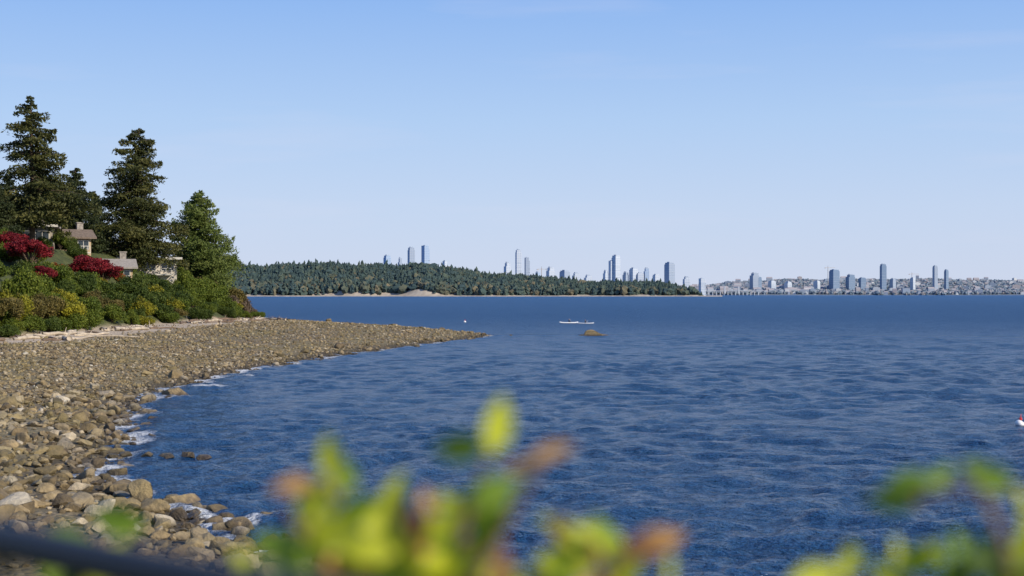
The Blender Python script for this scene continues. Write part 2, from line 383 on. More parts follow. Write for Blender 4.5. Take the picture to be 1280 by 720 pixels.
def conifer_mesh(name,mat,H,W,nb=190,bare=0.1,power=0.85,droop=0.25,size=0.34,density=1.0,seed=0,irr=0.35):
    rs=random.Random(seed); S=Soup()
    pts=[]
    rr=[]
    for k in range(9):
        t=k/8; pts.append((0.15*math.sin(3*t+seed),0.12*math.sin(4*t+1),H*t-0.5*(1-t))); rr.append(0.018*H*(1-t)**0.8+0.03)
    V,F=tube(pts,rr,9); S.add(V,F,1)
    ph=[rs.random()*6.28 for _ in range(4)]
    for i in range(nb):
        t=bare+(1-bare)*((i+rs.random())/nb)**0.92; a=rs.random()*6.28
        prof=(1-t)**power*min(1,(t-bare)/0.16*0.5+0.55)
        lump=1+irr*math.sin(a*2+ph[0]+t*11)*math.sin(t*17+a+ph[1])
        L=0.5*W*prof*rs.choice([0.5,0.7,0.9,1.0,1.1,1.25])*lump+0.3
        z0=H*t+rs.gauss(0,0.1); up=0.30*(t-0.3)+rs.gauss(0,0.07)
        n=int((16+L*L*9+L*10)*density); q=rng.random(n)**0.62
        d=np.array([math.cos(a),math.sin(a)]); lat=np.array([-d[1],d[0]])
        side=rng.normal(size=n)*0.15*L*(0.4+0.9*np.sin(np.clip(q,0,1)*2.6))
        r_=q*L
        zz=z0+up*r_-droop*L*(q**1.6)*0.9+0.10*L*q**4-np.abs(rng.normal(size=n))*(0.10+0.075*L)-np.abs(side)*0.3
        P=np.stack([d[0]*r_+lat[0]*side,d[1]*r_+lat[1]*side,zz],1)
        out=np.tile(np.array([d[0]*0.4,d[1]*0.4,0.8]),(n,1))
        V,F=diamonds(P,size,out,0.4,0.4)
        base=0.28+0.35*rs.random()
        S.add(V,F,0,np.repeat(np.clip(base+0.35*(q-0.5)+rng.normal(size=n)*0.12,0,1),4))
        if L>0.8:
            V,F=tube([(0,0,z0),(d[0]*L*0.5,d[1]*L*0.5,z0+up*L*0.5-droop*L*0.28),(d[0]*L*.92,d[1]*L*.92,z0+up*L-droop*L*0.8)],[0.008*H*(1-t)+0.02,0.03,0.01],4,False); S.add(V,F,1)
    return S.mesh(name,[mat,M_bark])
def place(name,me,x,y,sc=1.0,rz=None,dz=0.0,scz=None):
    o=link(bpy.data.objects.new(name,me)); o.location=(x,y,gz(x,y)+dz); o.rotation_euler=(0,0,random.random()*6.28 if rz is None else rz)
    o.scale=(sc,sc,sc if scz is None else scz); return o
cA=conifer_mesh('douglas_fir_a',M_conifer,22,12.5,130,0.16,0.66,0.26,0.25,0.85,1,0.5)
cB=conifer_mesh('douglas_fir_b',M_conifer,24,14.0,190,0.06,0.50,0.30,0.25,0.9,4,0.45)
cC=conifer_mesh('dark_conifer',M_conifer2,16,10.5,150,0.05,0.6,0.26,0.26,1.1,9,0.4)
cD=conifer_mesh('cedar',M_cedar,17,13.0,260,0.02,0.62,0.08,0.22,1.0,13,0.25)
def fit(name,me,H0,x,y,ztop,rz,wid=1.0):
    g=gz(x,y); sc=(ztop-g)/H0; o=place(name,me,x,y,1,rz); o.scale=(sc*wid,sc*wid,sc); return o
fit('fir_tree',cA,22,-65.6,194,33.0,0.4,1.12)
fit('fir_tree',cB,24,-59.2,225,32.2,1.0,1.05)
fit('cedar_tree',cD,17,-54.0,246,23.8,2.3,1.0)
fit('conifer_tree',cC,16,-66.6,217,25.2,0.5)
fit('conifer_tree',cC,16,-71.0,214,25.5,1.5)
fit('conifer_tree',cC,16,-70,238,23.2,2.5,0.9)
fit('conifer_tree',cC,16,-68.5,188,21.4,3.7)
fit('conifer_tree',cC,16,-76,200,23,4.7)
fit('conifer_tree',cC,16,-64.5,240,21,5.1,0.9)
fit('conifer_tree',cC,16,-74,236,22,1.1,1.1)
fit('conifer_tree',cC,16,-79,232,24,2.1,1.1)
fit('conifer_tree',cC,16,-85,240,26,0.1)
fit('conifer_tree',cC,16,-95,215,27,2.1)
fit('fir_tree',cB,24,-98,180,32,2.1)
fit('fir_tree',cA,22,-84,160,31,2.1)

sh={}
for k,(mat,n) in {'green':(M_green,2),'dk':(M_dkgreen,2),'yel':(M_yel,1),'olive':(M_olive,1),'fade':(M_brownleaf,1)}.items():
    sh[k]=[shrub_mesh(k+'_shrub_%d'%i,mat,4.4,3.2,7500,0.12,20) for i in range(n)]
sh['red']=[shrub_mesh('red_maple_%d'%i,M_red,6.8,4.4,8500,0.13,34,0.6,0.5,(0.06,0.13)) for i in range(2)]
sh['orange']=[shrub_mesh('orange_shrub',M_orange,3.6,2.6,3000,0.13)]
sh['poplar']=[shrub_mesh('columnar',M_green,3.4,7.0,9000,0.14,26) ]
names={'green':'green_shrub','dk':'evergreen_shrub','yel':'yellow_green_shrub','olive':'olive_shrub','fade':'faded_shrub','red':'red_maple_tree','orange':'orange_shrub','poplar':'garden_tree'}
def put(k,px,d,sc,dz=0,scz=None):
    x=px/1000*d; place(names[k],random.choice(sh[k]),x,d,sc,None,dz,scz)
def ctype(t,row):
    r=random.random()
    if t>0.80: return 'fade' if r<0.45 else ('olive' if r<0.65 else 'green')
    if t<0.30: return 'green' if r<0.45 else ('yel' if r<0.57 else ('olive' if r<0.77 else 'dk'))
    return 'green' if r<0.48 else ('dk' if r<0.84 else ('yel' if r<0.90 else 'olive'))
for row,(off,n,s0) in enumerate(((-0.4,46,0.62),(-3.0,42,0.9),(-6.2,38,1.05),(-10,32,0.9),(-14.5,24,0.8),(-20,20,0.8),(-27,22,1.1),(-36,18,1.5))):
    for i in range(n):
        t=(i+random.random()*0.9)/n; x,y,a=toept(t,off+random.gauss(0,0.7))
        if row in (3,4,5) and (abs(x+66)<8 and 190<y<212 or abs(x+58)<8 and 202<y<230): continue
        k=ctype(t,row)
        if row>=4 and k in('yel','olive'): k='dk'
        place(names[k],random.choice(sh[k]),x,y,s0*random.uniform(0.6,1.35),None,0,s0*random.uniform(0.7,1.4))
put('red',-339,168,0.95,1.2); put('red',-352,172,0.7,1.0); put('red',-330,164,0.55,0.7)
put('red',-298,182,0.95,1.0); put('red',-288,186,0.8,0.5)
put('yel',-314,150,0.95,0.6); put('yel',-352,140,0.8,0.4); put('olive',-360,136,0.9,0.6); put('yel',-318,156,0.8,0.8)
put('orange',-270,190,0.5,0.3); put('orange',-320,180,0.5,0.3); put('orange',-275,200,.6,0)
put('dk',-262,188,1.0); put('dk',-250,196,1.0); put('green',-238,200,1.0); put('green',-224,222,1.15); put('green',-222,232,1.3)
put('fade',-203,240,1.2); put('fade',-193,246,1.0); put('fade',-196,252,1.3); put('green',-212,236,1.4); put('fade',-186,254,0.8); put('olive',-199,246,1.3,.5)
put('poplar',-318,203,0.6); put('dk',-350,196,0.8); put('green',-330,197,0.6)
put('green',-272,208,0.7); put('dk',-255,214,0.6); put('green',-246,216,0.55); put('dk',-306,200,0.7)
put('poplar',-299,224,0.9); put('poplar',-287,228,0.9); put('poplar',-232,238,0.7); put('poplar',-228,228,0.6)
put('yel',-262,206,0.5); put('dk',-300,198,0.6); put('dk',-312,205,0.75)

# ------------------------------------------------------------ houses
M_white=plain('painted_siding',(0.55,0.50,0.43),0.7,0.15,0.5)
M_beige=plain('beige_stucco',(0.36,0.32,0.26),0.85,0.15,0.5)
M_tan=plain('tan_stucco',(0.40,0.30,0.19),0.85,0.15,0.5)
M_roof=plain('roof_shingle',(0.17,0.13,0.10),0.9,0.3,3)
M_roof2=plain('grey_roof',(0.30,0.27,0.24),0.9,0.2,3)
M_trim=plain('white_trim',(0.55,0.53,0.48),0.6,0.08)
M_stone=plain('chimney_stone',(0.28,0.25,0.22),0.9,0.4,3)
mg,nt,bg=newmat('window_glass'); bg.inputs['Base Color'].default_value=(0.03,0.04,0.05,1); bg.inputs['Roughness'].default_value=0.08
def house(name,x,y,z,rz,w,d,h,roof='gable',wall=M_white,rm=M_roof,storeys=1):
    e=empty(name,(x,y,z),rz)
    def part(nm,items,mat):
        S=Soup()
        for it in items: S.add(*it)
        link(bpy.data.objects.new(nm,S.mesh(nm,[mat])),e)
    part('walls',[boxv(0,0,h/2-1.5,w,d,h+3)],wall)
    if roof=='gable':
        ov=0.7; rh=0.22*d
        V=[(-w/2-ov,-d/2-ov,h-0.15),(w/2+ov,-d/2-ov,h-0.15),(w/2+ov,0,h+rh),(-w/2-ov,0,h+rh),(-w/2-ov,d/2+ov,h-0.15),(w/2+ov,d/2+ov,h-0.15)]
        V2=[(a,b,c+0.25) for a,b,c in V]
        F=[(0,1,2,3),(3,2,5,4),(6,9,8,7),(9,10,11,8),(0,6,7,1),(4,5,11,10),(0,3,9,6),(3,4,10,9),(1,7,8,2),(2,8,11,5)]
        part('roof',[(V+V2,F)],rm)
        gv=[(-w/2,-d/2,h),(-w/2,d/2,h),(-w/2,0,h+rh*0.93),(-w/2+.01,0,h),(w/2,-d/2,h),(w/2,d/2,h),(w/2,0,h+rh*.93),(w/2-.01,0,h)]
        part('gable_ends',[(gv,[(0,3,1,2),(4,6,5,7)])],wall)
    else:
        part('roof',[boxv(0,0,h+0.16,w+1.6,d+1.6,0.3)],rm)
        part('fascia',[boxv(0,-d/2-0.83,h+0.16,w+1.66,0.06,0.36)],M_trim)
    win=[];fr=[]
    sh_=h/storeys
    for s_ in range(storeys):
        n=max(2,int(w/2.6))
        for i in range(n):
            cx=-w/2+w*(i+0.5)/n; ww=w/n*0.66; zc=s_*sh_+sh_*0.55
            win.append(boxv(cx,-d/2-0.03,zc,ww,0.06,sh_*0.5)); 
            fr.append(boxv(cx,-d/2-0.05,zc+sh_*0.27,ww+0.2,0.1,0.1)); fr.append(boxv(cx,-d/2-0.05,zc-sh_*0.27,ww+0.2,0.1,0.1))
            fr.append(boxv(cx-ww/2-0.05,-d/2-0.05,zc,0.09,0.1,sh_*0.5)); fr.append(boxv(cx+ww/2+0.05,-d/2-0.05,zc,0.09,0.1,sh_*0.5)); fr.append(boxv(cx,-d/2-0.07,zc,0.07,0.08,sh_*0.5))
        for sx in(-1,1):
            for j in (-0.22,0.22): win.append(boxv(sx*(w/2+0.03),j*d,s_*sh_+sh_*0.55,0.06,d*0.2,sh_*0.45))
    part('windows',win,mg); part('window_frames',fr,M_trim)
    part('door',[boxv(w/2+0.04,0,1.05,0.08,1.0,2.1)],M_stone)
    part('chimney',[boxv(w*0.28,d*0.15,h+1.0,0.9,0.8,2.6),boxv(w*0.28,d*0.15,h+2.36,1.1,1.0,0.15)],M_stone)
    part('balcony',[boxv(0,-d/2-0.9,(storeys-1)*sh_+0.05,w*0.8,1.7,0.16)]+[boxv(-w*0.4+w*0.8*i/8,-d/2-1.7,(storeys-1)*sh_+0.55,0.06,0.06,0.9) for i in range(9)]+[boxv(0,-d/2-1.7,(storeys-1)*sh_+1.04,w*0.8,0.08,0.07)],M_trim)
    return e
house('hillside_house',-70.6,206,12.4,0.25,8.0,7,3.2,'flat',M_beige,M_roof2,1)
house('hillside_house',-65.6,212,12.0,0.5,4.5,5,2.3,'gable',M_tan,M_roof,1)
house('shore_house',-58.4,229,9.0,0.25,8.5,7,2.5,'flat',M_white,M_roof,1)
house('shore_cottage',-58.3,208,7.6,0.35,5.0,5,2.2,'gable',M_tan,M_roof2,1)

# ------------------------------------------------------------ far forest peninsula
def farmat(name,stops,scale=0.02):
    m,nt,b=newmat(name); r=attr(nt); nz=noise(nt,pos(nt),scale,3)
    f=math_(nt,'ADD',math_(nt,'MULTIPLY',r,0.65),math_(nt,'MULTIPLY',nz,0.35))
    nt.links.new(ramp(nt,f,stops),b.inputs['Base Color']); b.inputs['Roughness'].default_value=0.95; b.inputs['Specular IOR Level'].default_value=0.1
    return m
M_ff=farmat('haze_tinted_conifers',[(0.1,(0.042,0.070,0.078)),(0.5,(0.054,0.084,0.080)),(0.9,(0.078,0.104,0.082))])  # aerial haze baked into the needle greens as a blue shift
M_fd=farmat('haze_tinted_autumn_trees',[(0.1,(0.06,0.085,0.07)),(0.5,(0.10,0.110,0.08)),(0.9,(0.17,0.145,0.095))])  # autumn colours dulled by haze put into the base colour
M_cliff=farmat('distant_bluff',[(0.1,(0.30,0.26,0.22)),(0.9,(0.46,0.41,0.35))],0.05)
PX=[-1400,-700,-600,-435,-350,-250,-150,-60,20,110,200,300,380,430,470,500]
PT=[80,90,92,92,94,88,80,69,61,54,49,45,41,37,26,4]
def far_h(x,y):
    crest=np.interp(x,PX,PT)-26+3*np.sin(x*0.021)+2*np.sin(x*0.05+1)
    d=y-3480-12*np.sin(x*0.013)-8*np.sin(x*0.037)
    clf=np.exp(-((x+225)/38)**2)*12+np.exp(-((x+385)/65)**2)*6+1.5
    z=np.where(d<14,2.2,clf*sm((d-14)/10)+2.2+np.maximum(crest-clf,4)*np.clip((d-20)/330,0,1)**0.8)
    z=np.where(d<0,-2,z); z=z-30*sm((x-455)/30)*(d>14)
    return z,d
fx=np.arange(-1500,520,6.0); fy=np.concatenate([np.arange(3440,3540,3.0),np.arange(3540,4200,20.0)])
X,Y=np.meshgrid(fx,fy); z,d=far_h(X.ravel(),Y.ravel())
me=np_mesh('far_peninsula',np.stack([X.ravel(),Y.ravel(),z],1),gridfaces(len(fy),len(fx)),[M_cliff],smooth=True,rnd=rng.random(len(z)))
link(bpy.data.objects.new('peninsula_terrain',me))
def tree_tpl(seed):
    r=np.random.default_rng(seed); V=[];F=[]
    for L in range(5):
        z0=0.10+L*0.165; rad=0.27*(1-L*0.16)*(0.8+0.4*r.random()); n=7; base=len(V)
        for k in range(n): 
            a=2*math.pi*k/n+r.random()*0.6; q=rad*(0.55+0.7*r.random()); V.append((q*math.cos(a),q*math.sin(a),z0-0.09*r.random()))
        V.append((0.05*r.normal(),0.05*r.normal(),min(0.97,z0+0.25)))
        for k in range(n): F.append((base+k,base+(k+1)%n,base+n))
    return np.array(V),np.array(F)
def dec_tpl(seed):
    v,f=ico(2,seed,3); r=np.random.default_rng(seed)
    v=v/np.array([1.2,1,1])*(1+0.22*r.normal(size=(len(v),1)))*np.array([0.40,0.46,0.62]); v[:,2]+=0.5; return v,f
TC=[tree_tpl(i) for i in range(8)]; TD=[dec_tpl(50+i) for i in range(6)]
def forest(name,x,y,z,H,cls,mats):
    """cls: 0 conifer,1 autumn broadleaf,2 rounded green"""
    e=empty(name)
    for kind,T,mat,nm in ((0,TC,mats[0],'conifer_trees'),(1,TD,mats[1],'broadleaf_trees'),(2,TD,mats[0],'rounded_trees')):
        V=[];F=[];A=[];n=0
        for i in np.nonzero(cls==kind)[0]:
            v,f=T[int(rng.integers(len(T)))]; a=rng.random()*6.28; h_=H[i]; wd=h_*(0.9+0.4*rng.random())
            w=np.stack([(v[:,0]*math.cos(a)-v[:,1]*math.sin(a))*wd+x[i],(v[:,0]*math.sin(a)+v[:,1]*math.cos(a))*wd+y[i],v[:,2]*h_+z[i]],1)
            V.append(w);F.append(f+n);n+=len(v);A.append(np.full(len(v),rng.random()))
        if V: link(bpy.data.objects.new(nm,np_mesh(name,np.concatenate(V),np.concatenate(F),[mat],rnd=np.concatenate(A))),e)
n=17000; x=rng.uniform(-1450,492,n); y=rng.uniform(3480,3960,n); z,d=far_h(x,y)
clf=np.exp(-((x+225)/34)**2)+0.6*np.exp(-((x+385)/60)**2)
k=(d>15+clf*8)&(rng.random(n)<0.8); x,y,z,d=x[k],y[k],z[k],d[k]
u=rng.random(len(x)); pd=0.36*np.exp(-d/80)+0.07
cls=np.where(u<pd,1,np.where(u<pd+0.33,2,0)); H=np.where(cls==0,rng.uniform(15,28,len(x)),rng.uniform(10,22,len(x)))
H*=np.where(rng.random(len(x))<0.06,1.3,1)*np.interp(x,[-100,400,500],[1,0.9,0.75])
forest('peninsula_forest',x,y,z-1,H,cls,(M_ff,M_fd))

# ------------------------------------------------------------ far city shore (7 km)
M_hill=farmat('haze_tinted_hillside',[(0.1,(0.17,0.21,0.26)),(0.9,(0.24,0.28,0.33))],0.01)  # blue-grey ground: distance haze painted into the base colour
M_ht=farmat('haze_tinted_street_trees',[(0.1,(0.13,0.18,0.24)),(0.5,(0.16,0.21,0.265)),(0.9,(0.21,0.25,0.27))],0.01)  # street tree greens carry painted aerial haze
M_ht2=farmat('haze_tinted_autumn_street_trees',[(0.1,(0.20,0.22,0.25)),(0.9,(0.28,0.26,0.26))],0.01)  # autumn tones greyed by haze baked into the colour
def city_h(x,y):
    crest=np.interp(x,[-4000,-1500,700,1000,1250,1500,1800,2100,2600,3200,5200],[60,50,18,28,50,66,72,70,62,66,90])+4*np.sin(x*0.006)+3*np.sin(x*0.017)
    d=y-7000-30*np.sin(x*0.004)
    return np.where(d<0,-2,np.where(d<25,3.0,3.5+crest*sm(d/900))),d
fx=np.arange(-4500,5500,40.0); fy=np.concatenate([np.arange(6940,7100,10.0),np.arange(7100,8800,60.0)])
X,Y=np.meshgrid(fx,fy); z,d=city_h(X.ravel(),Y.ravel())
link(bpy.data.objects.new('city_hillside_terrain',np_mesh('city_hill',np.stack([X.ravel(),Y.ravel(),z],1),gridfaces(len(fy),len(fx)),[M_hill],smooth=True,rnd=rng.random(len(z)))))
n=16000; x=rng.uniform(700,3400,n); y=rng.uniform(7020,7950,n); z,d=city_h(x,y)
u=rng.random(n); cls=np.where(u<0.22,1,2); H=rng.uniform(10,21,n)
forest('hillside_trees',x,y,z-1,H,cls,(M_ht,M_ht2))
def bmat(name,stops):
    m,nt,b=newmat(name); r=attr(nt); c=ramp(nt,r,stops,'CONSTANT')
    z=posz(nt); w=math_(nt,'FRACT',math_(nt,'MULTIPLY',z,0.22)); w=math_(nt,'LESS_THAN',w,0.45)
    c=mixc(nt,math_(nt,'MULTIPLY',w,0.35),c,(0.18,0.23,0.30))
    nt.links.new(c,b.inputs['Base Color']); b.inputs['Roughness'].default_value=0.8; return m
M_bl=bmat('haze_tinted_facades',[(0,(0.32,0.37,0.45)),(0.3,(0.40,0.44,0.50)),(0.5,(0.27,0.32,0.41)),(0.65,(0.36,0.33,0.35)),(0.75,(0.22,0.28,0.38)),(0.90,(0.62,0.64,0.66))])  # wall colours include the bluish haze of distance, no volume used
S=Soup()
def bl(x,y,z,w,d_,h_,a):
    c_,s_=math.cos(a),math.sin(a); r=rng.random()
    V,F=boxv(0,0,h_/2-3,w,d_,h_+6); S.add([(x+v[0]*c_-v[1]*s_,y+v[0]*s_+v[1]*c_,z+v[2]) for v in V],F,0,r)
    if rng.random()<0.5:
        rh=w*0.22; V=[(-w/2,-d_/2,h_),(w/2,-d_/2,h_),(w/2,0,h_+rh),(-w/2,0,h_+rh),(-w/2,d_/2,h_),(w/2,d_/2,h_)]
        S.add([(x+v[0]*c_-v[1]*s_,y+v[0]*s_+v[1]*c_,z+v[2]) for v in V],[(0,1,2,3),(3,2,5,4)],0,0.7)
    else:
        V,F=boxv(0,0,h_+1.2,w*0.4,d_*0.4,2.4); S.add([(x+v[0]*c_-v[1]*s_,y+v[0]*s_+v[1]*c_,z+v[2]) for v in V],F,0,r)
n=1700; x=rng.uniform(850,3300,n); y=7030+900*rng.random(n)**1.2
z,d=city_h(x,y)
for i in range(n):
    big=rng.random()<0.07
    bl(x[i],y[i],z[i],rng.uniform(9,22)*(1.8 if big else 1),rng.uniform(10,20),rng.uniform(9,16)*(2.0 if big else 1),rng.random()*0.6-0.3)
for i in range(60):
    xx=rng.uniform(930,1500); bl(xx,7035+rng.random()*80,2,rng.uniform(15,45),20,rng.uniform(12,34),0.1)
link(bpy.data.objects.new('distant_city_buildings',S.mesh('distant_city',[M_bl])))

def tower_mat(name,wall,glass):
    m,nt,b=newmat(name)
    tc=nt.nodes.new('ShaderNodeTexCoord'); sp=nt.nodes.new('ShaderNodeSeparateXYZ'); nt.links.new(tc.outputs['Object'],sp.inputs[0])
    a=math_(nt,'LESS_THAN',math_(nt,'FRACT',math_(nt,'MULTIPLY',sp.outputs[2],0.16)),0.35)
    c=math_(nt,'LESS_THAN',math_(nt,'FRACT',math_(nt,'MULTIPLY',sp.outputs[0],0.13)),0.22)
    f=math_(nt,'MAXIMUM',a,c)
    nt.links.new(mixc(nt,f,glass,wall),b.inputs['Base Color']); b.inputs['Roughness'].default_value=0.75; b.inputs['Specular IOR Level'].default_value=0.2
    return m
TM=[tower_mat('haze_tinted_tower_blue',(0.36,0.46,0.60),(0.28,0.38,0.54)),tower_mat('haze_tinted_tower_white',(0.54,0.58,0.65),(0.40,0.48,0.58)),tower_mat('haze_tinted_tower_grey',(0.35,0.41,0.50),(0.28,0.35,0.46)),tower_mat('haze_tinted_tower_dark',(0.21,0.29,0.41),(0.17,0.25,0.37))]  # wall and glass colours pulled towards sky blue as baked-in haze
M_mech=plain('haze_tinted_roof_plant',(0.34,0.41,0.52),0.8,0.1,0.1)  # same painted haze blue as the towers
def tower(bear,D,top,wid,mt,style=0,base=0):
    e=empty('highrise_tower',(bear/1000*D,D,base),random.uniform(0.15,0.8)); h_=top-base
    S=Soup()
    w=wid*0.78
    if style==0: S.add(*boxv(0,0,h_*0.47,w,w,h_*0.94)); S.add(*boxv(0,0,h_*0.965,w*0.85,w*0.85,h_*0.05))
    elif style==1: S.add(*boxv(0,0,h_*0.44,w,w,h_*0.88)); S.add(*boxv(w*0.08,0,h_*0.93,w*0.78,w*0.8,h_*0.1))
    else: S.add(*boxv(-w*0.12,0,h_*0.5,w*0.75,w,h_)); S.add(*boxv(w*0.35,0.0,h_*0.46,w*0.32,w*0.8,h_*0.92))
    link(bpy.data.objects.new('tower_body',S.mesh('tower_body',[TM[mt]])),e)
    S=Soup(); S.add(*boxv(0,0,h_+0.5,w*0.5,w*0.5,3))
    for k in range(1,9): S.add(*boxv(0,0,h_*0.8*k/9,w*1.04,w*1.04,1.2))
    link(bpy.data.objects.new('roof_plant_and_slabs',S.mesh('mech',[M_mech])),e)
def tw(px,ytop,wpx,mt,style=0,D=5200):
    tower((px-640)/1.778,D,6+(367.5-ytop)/1778*D,wpx/1778*D,mt,style)
for a in ((484,319,9,0),(500,322,5,2,1),(514,309,9,2,0),(532,307,10,0,2),(634,328,8,1,1),(648,312,8,1,0),(659,322,7,2,2),(688,334,10,1,1),(706,338,12,2,0),(720,341,10,1,1),(757,338,6,1,1),(770,319,10,1,0),(764,326,6,1,2),(782,340,7,2,1),(792,335,10,1,0),(808,335,7,0,1),(820,343,8,1,0),(837,328,12,2,0),(858,346,9,1,1),(878,348,9,1,2),(672,340,7,0,1),(556,326,6,1),(800,341,10,1,0),(735,344,10,1,1)):
    tw(a[0],a[1],a[2],a[3],a[4] if len(a)>4 else 0)
for a in ((943,341,11,2,1),(949,346,6,3,0),(965,351,9,1,0),(985,352,9,1,1),(1043,337,12,3,0),(1063,343,11,3,1),(1078,347,9,3,0),(1104,330,8,3,0),(1116,348,7,2,1),(1141,347,6,1,0),(1169,332,6,2,0),(1183,337,5,3,0),(1021,351,8,1,0)):
    tw(a[0],a[1],a[2],a[3],a[4],7250)
M_cr=plain('crane_steel',(0.38,0.37,0.38),0.6,0.05)
for bx,top,D in ((1035,332,7300),(1140,340,7300),(677,333,5200)):
    x=(bx-640)/1778*D; h_=(367.5-top)/1778*D; S=Soup()
    S.add(*boxv(0,0,h_/2,2.2,2.2,h_)); S.add(*boxv(14,0,h_-4,60,1.8,1.8)); S.add(*boxv(-16,0,h_-6,6,3,4)); S.add(*boxv(0,0,h_+3,1.2,1.2,6))
    o=link(bpy.data.objects.new('tower_crane',S.mesh('crane',[M_cr]))); o.location=(x,D,0); o.rotation_euler=(0,0,0.4)
M_br=plain('haze_tinted_bridge_concrete',(0.50,0.53,0.57),0.8,0.05,0.05)  # pale concrete with a little distance haze put into its colour
S=Soup()
for i in range(15): S.add(*boxv(-130+i*18.6,0,9,3.5,9,20))
S.add(*boxv(0,0,21,290,14,3))
for i in range(12):
    V,F=tube([(-28+4.6*i,-5,24+13*math.sin(math.pi*i/12)),(-28+4.6*(i+1),-5,24+13*math.sin(math.pi*(i+1)/12))],[0.9,0.9],4); S.add(V,F)
for sx in(-34,34): S.add(*boxv(sx,0,25,7,16,34))
o=link(bpy.data.objects.new('road_bridge',S.mesh('bridge',[M_br]))); o.location=(1075,6960,0)

# ------------------------------------------------------------ kayak, buoys
M_wht=plain('white_gelcoat',(0.8,0.8,0.8),0.35,0.03); M_redp=plain('red_paint',(0.5,0.03,0.03),0.4,0.05); M_dk=plain('dark_fabric',(0.03,0.035,0.05),0.8,0.1); M_skin=plain('skin',(0.45,0.27,0.19),0.6,0.05)
def skinned(name,pts,edges,rad,mat,parent):
    me=bpy.data.meshes.new(name); me.from_pydata(pts,edges,[]); me.materials.append(mat)
    bm=bmesh.new(); bm.from_mesh(me); ly=bm.verts.layers.skin.verify()
    for i,v in enumerate(bm.verts): v[ly].radius=(rad[i],rad[i])
    bm.verts.ensure_lookup_table(); bm.verts[0][ly].use_root=True
    bm.to_mesh(me); bm.free()
    o=link(bpy.data.objects.new(name,me),parent)
    o.modifiers.new('Skin','SKIN')
    o.modifiers.new('Sub','SUBSURF').levels=1; o.modifiers['Sub'].render_levels=1
def kayak(x,y,rz,mat,sc=1):
    e=empty('kayak',(x,y,0.08),rz); e.scale=(sc,sc,sc); S=Soup(); V=[];F=[]; n=17
    for i in range(n):
        t=i/(n-1)*2-1; w=0.32*(1-abs(t)**2.2)+0.01; zt=0.16+0.16*t**4; zb=-0.14+0.22*t**4
        V+= [(t*2.4,-w,zt),(t*2.4,-w*0.7,(zt+zb)/2-0.05),(t*2.4,0,zb),(t*2.4,w*0.7,(zt+zb)/2-0.05),(t*2.4,w,zt),(t*2.4,0,zt+0.07)]
    for i in range(n-1):
        for k in range(6): F.append((i*6+k,i*6+(k+1)%6,(i+1)*6+(k+1)%6,(i+1)*6+k))
    S.add(V,F); link(bpy.data.objects.new('hull',S.mesh('hull',[mat],True)),e)
    p=[(0,0,0.15),(0.02,0,0.4),(0.05,0,0.66),(0.06,0,0.9),(0.06,0.2,0.62),(0.28,0.33,0.45),(0.48,0.3,0.52),(0.06,-0.2,0.62),(0.28,-0.33,0.4),(0.48,-0.3,0.4)]
    skinned('paddler_body',p,[(0,1),(1,2),(2,3),(2,4),(4,5),(5,6),(2,7),(7,8),(8,9)],[0.17,0.15,0.16,0.06,0.08,0.055,0.04,0.08,0.055,0.04],M_dk,e)
    bm=bmesh.new(); bmesh.ops.create_uvsphere(bm,u_segments=16,v_segments=10,radius=0.12)
    for q in bm.verts: q.co=Vector((q.co.x*0.95+0.07,q.co.y*0.85,q.co.z*1.15+0.93))
    me=bpy.data.meshes.new('paddler_head'); bm.to_mesh(me); bm.free(); me.materials.append(M_skin); link(bpy.data.objects.new('paddler_head',me),e)
    S=Soup(); S.add(*tube([(0.5,-1.05,0.1),(0.48,0,0.46),(0.5,1.05,0.82)],[0.02]*3,6)); S.add(*boxv(0.5,-1.1,0.08,0.18,0.45,0.03)); S.add(*boxv(0.5,1.1,0.84,0.18,0.45,0.03))
    link(bpy.data.objects.new('paddle',S.mesh('paddle',[M_wht])),e)
kayak(11.6,290,0.15,M_wht,0.8); kayak(14.6,284,-0.25,M_wht,0.75)
def buoy(x,y,r,z=0.0):
    e=empty('mooring_buoy',(x,y,z))
    S=Soup(); prof=[(-0.7,0.3),(-0.5,0.75),(0,1.0),(0.45,0.82),(0.7,0.45),(0.85,0.2)]
    S.add(*tube([(0.02*i,0,p[0]*r) for i,p in enumerate(prof)],[p[1]*r for p in prof],14)); link(bpy.data.objects.new('float',S.mesh('float',[M_wht],True)),e)
    S=Soup(); S.add(*tube([(0.08,0,0.8*r),(0.08,0,1.35*r)],[0.32*r,0.28*r],10)); S.add(*tube([(0.08,0,1.3*r),(0.1,0,2.0*r)],[0.08*r,0.08*r],8)); link(bpy.data.objects.new('top_fitting',S.mesh('fit',[M_redp],True)),e)
buoy(22.8,64.0,0.22,0.15); buoy(-10.0,300,0.3,0.12)

# ------------------------------------------------------------ railing beside the viewer
M_rail=plain('black_railing_paint',(0.018,0.018,0.022),0.4,0.1)
e=empty('metal_railing')
d=Vector((0.77,-0.64,0)).normalized(); p0=Vector((-0.216,1.01,5.795))
def rp(t,z): q=p0+d*t; return (q.x,q.y,z)
S=Soup(); S.add(*tube([rp(-5,5.795),rp(-1,5.795),rp(0.55,5.795),rp(3,5.795)],[0.017]*4,14)); link(bpy.data.objects.new('handrail',S.mesh('handrail',[M_rail],True)),e)
S=Soup(); S.add(*tube([rp(-5,4.85),rp(3,4.85)],[0.014]*2,10)); link(bpy.data.objects.new('bottom_rail',S.mesh('br',[M_rail],True)),e)
S=Soup()
for i in range(74): t=-5+i*0.11; S.add(*tube([rp(t,4.85),rp(t,5.79)],[0.006]*2,6,False))
for t in(-5,-2.9,2.9): S.add(*tube([rp(t,4.3),rp(t,5.79)],[0.022]*2,10))
link(bpy.data.objects.new('balusters',S.mesh('bal',[M_rail],True)),e)

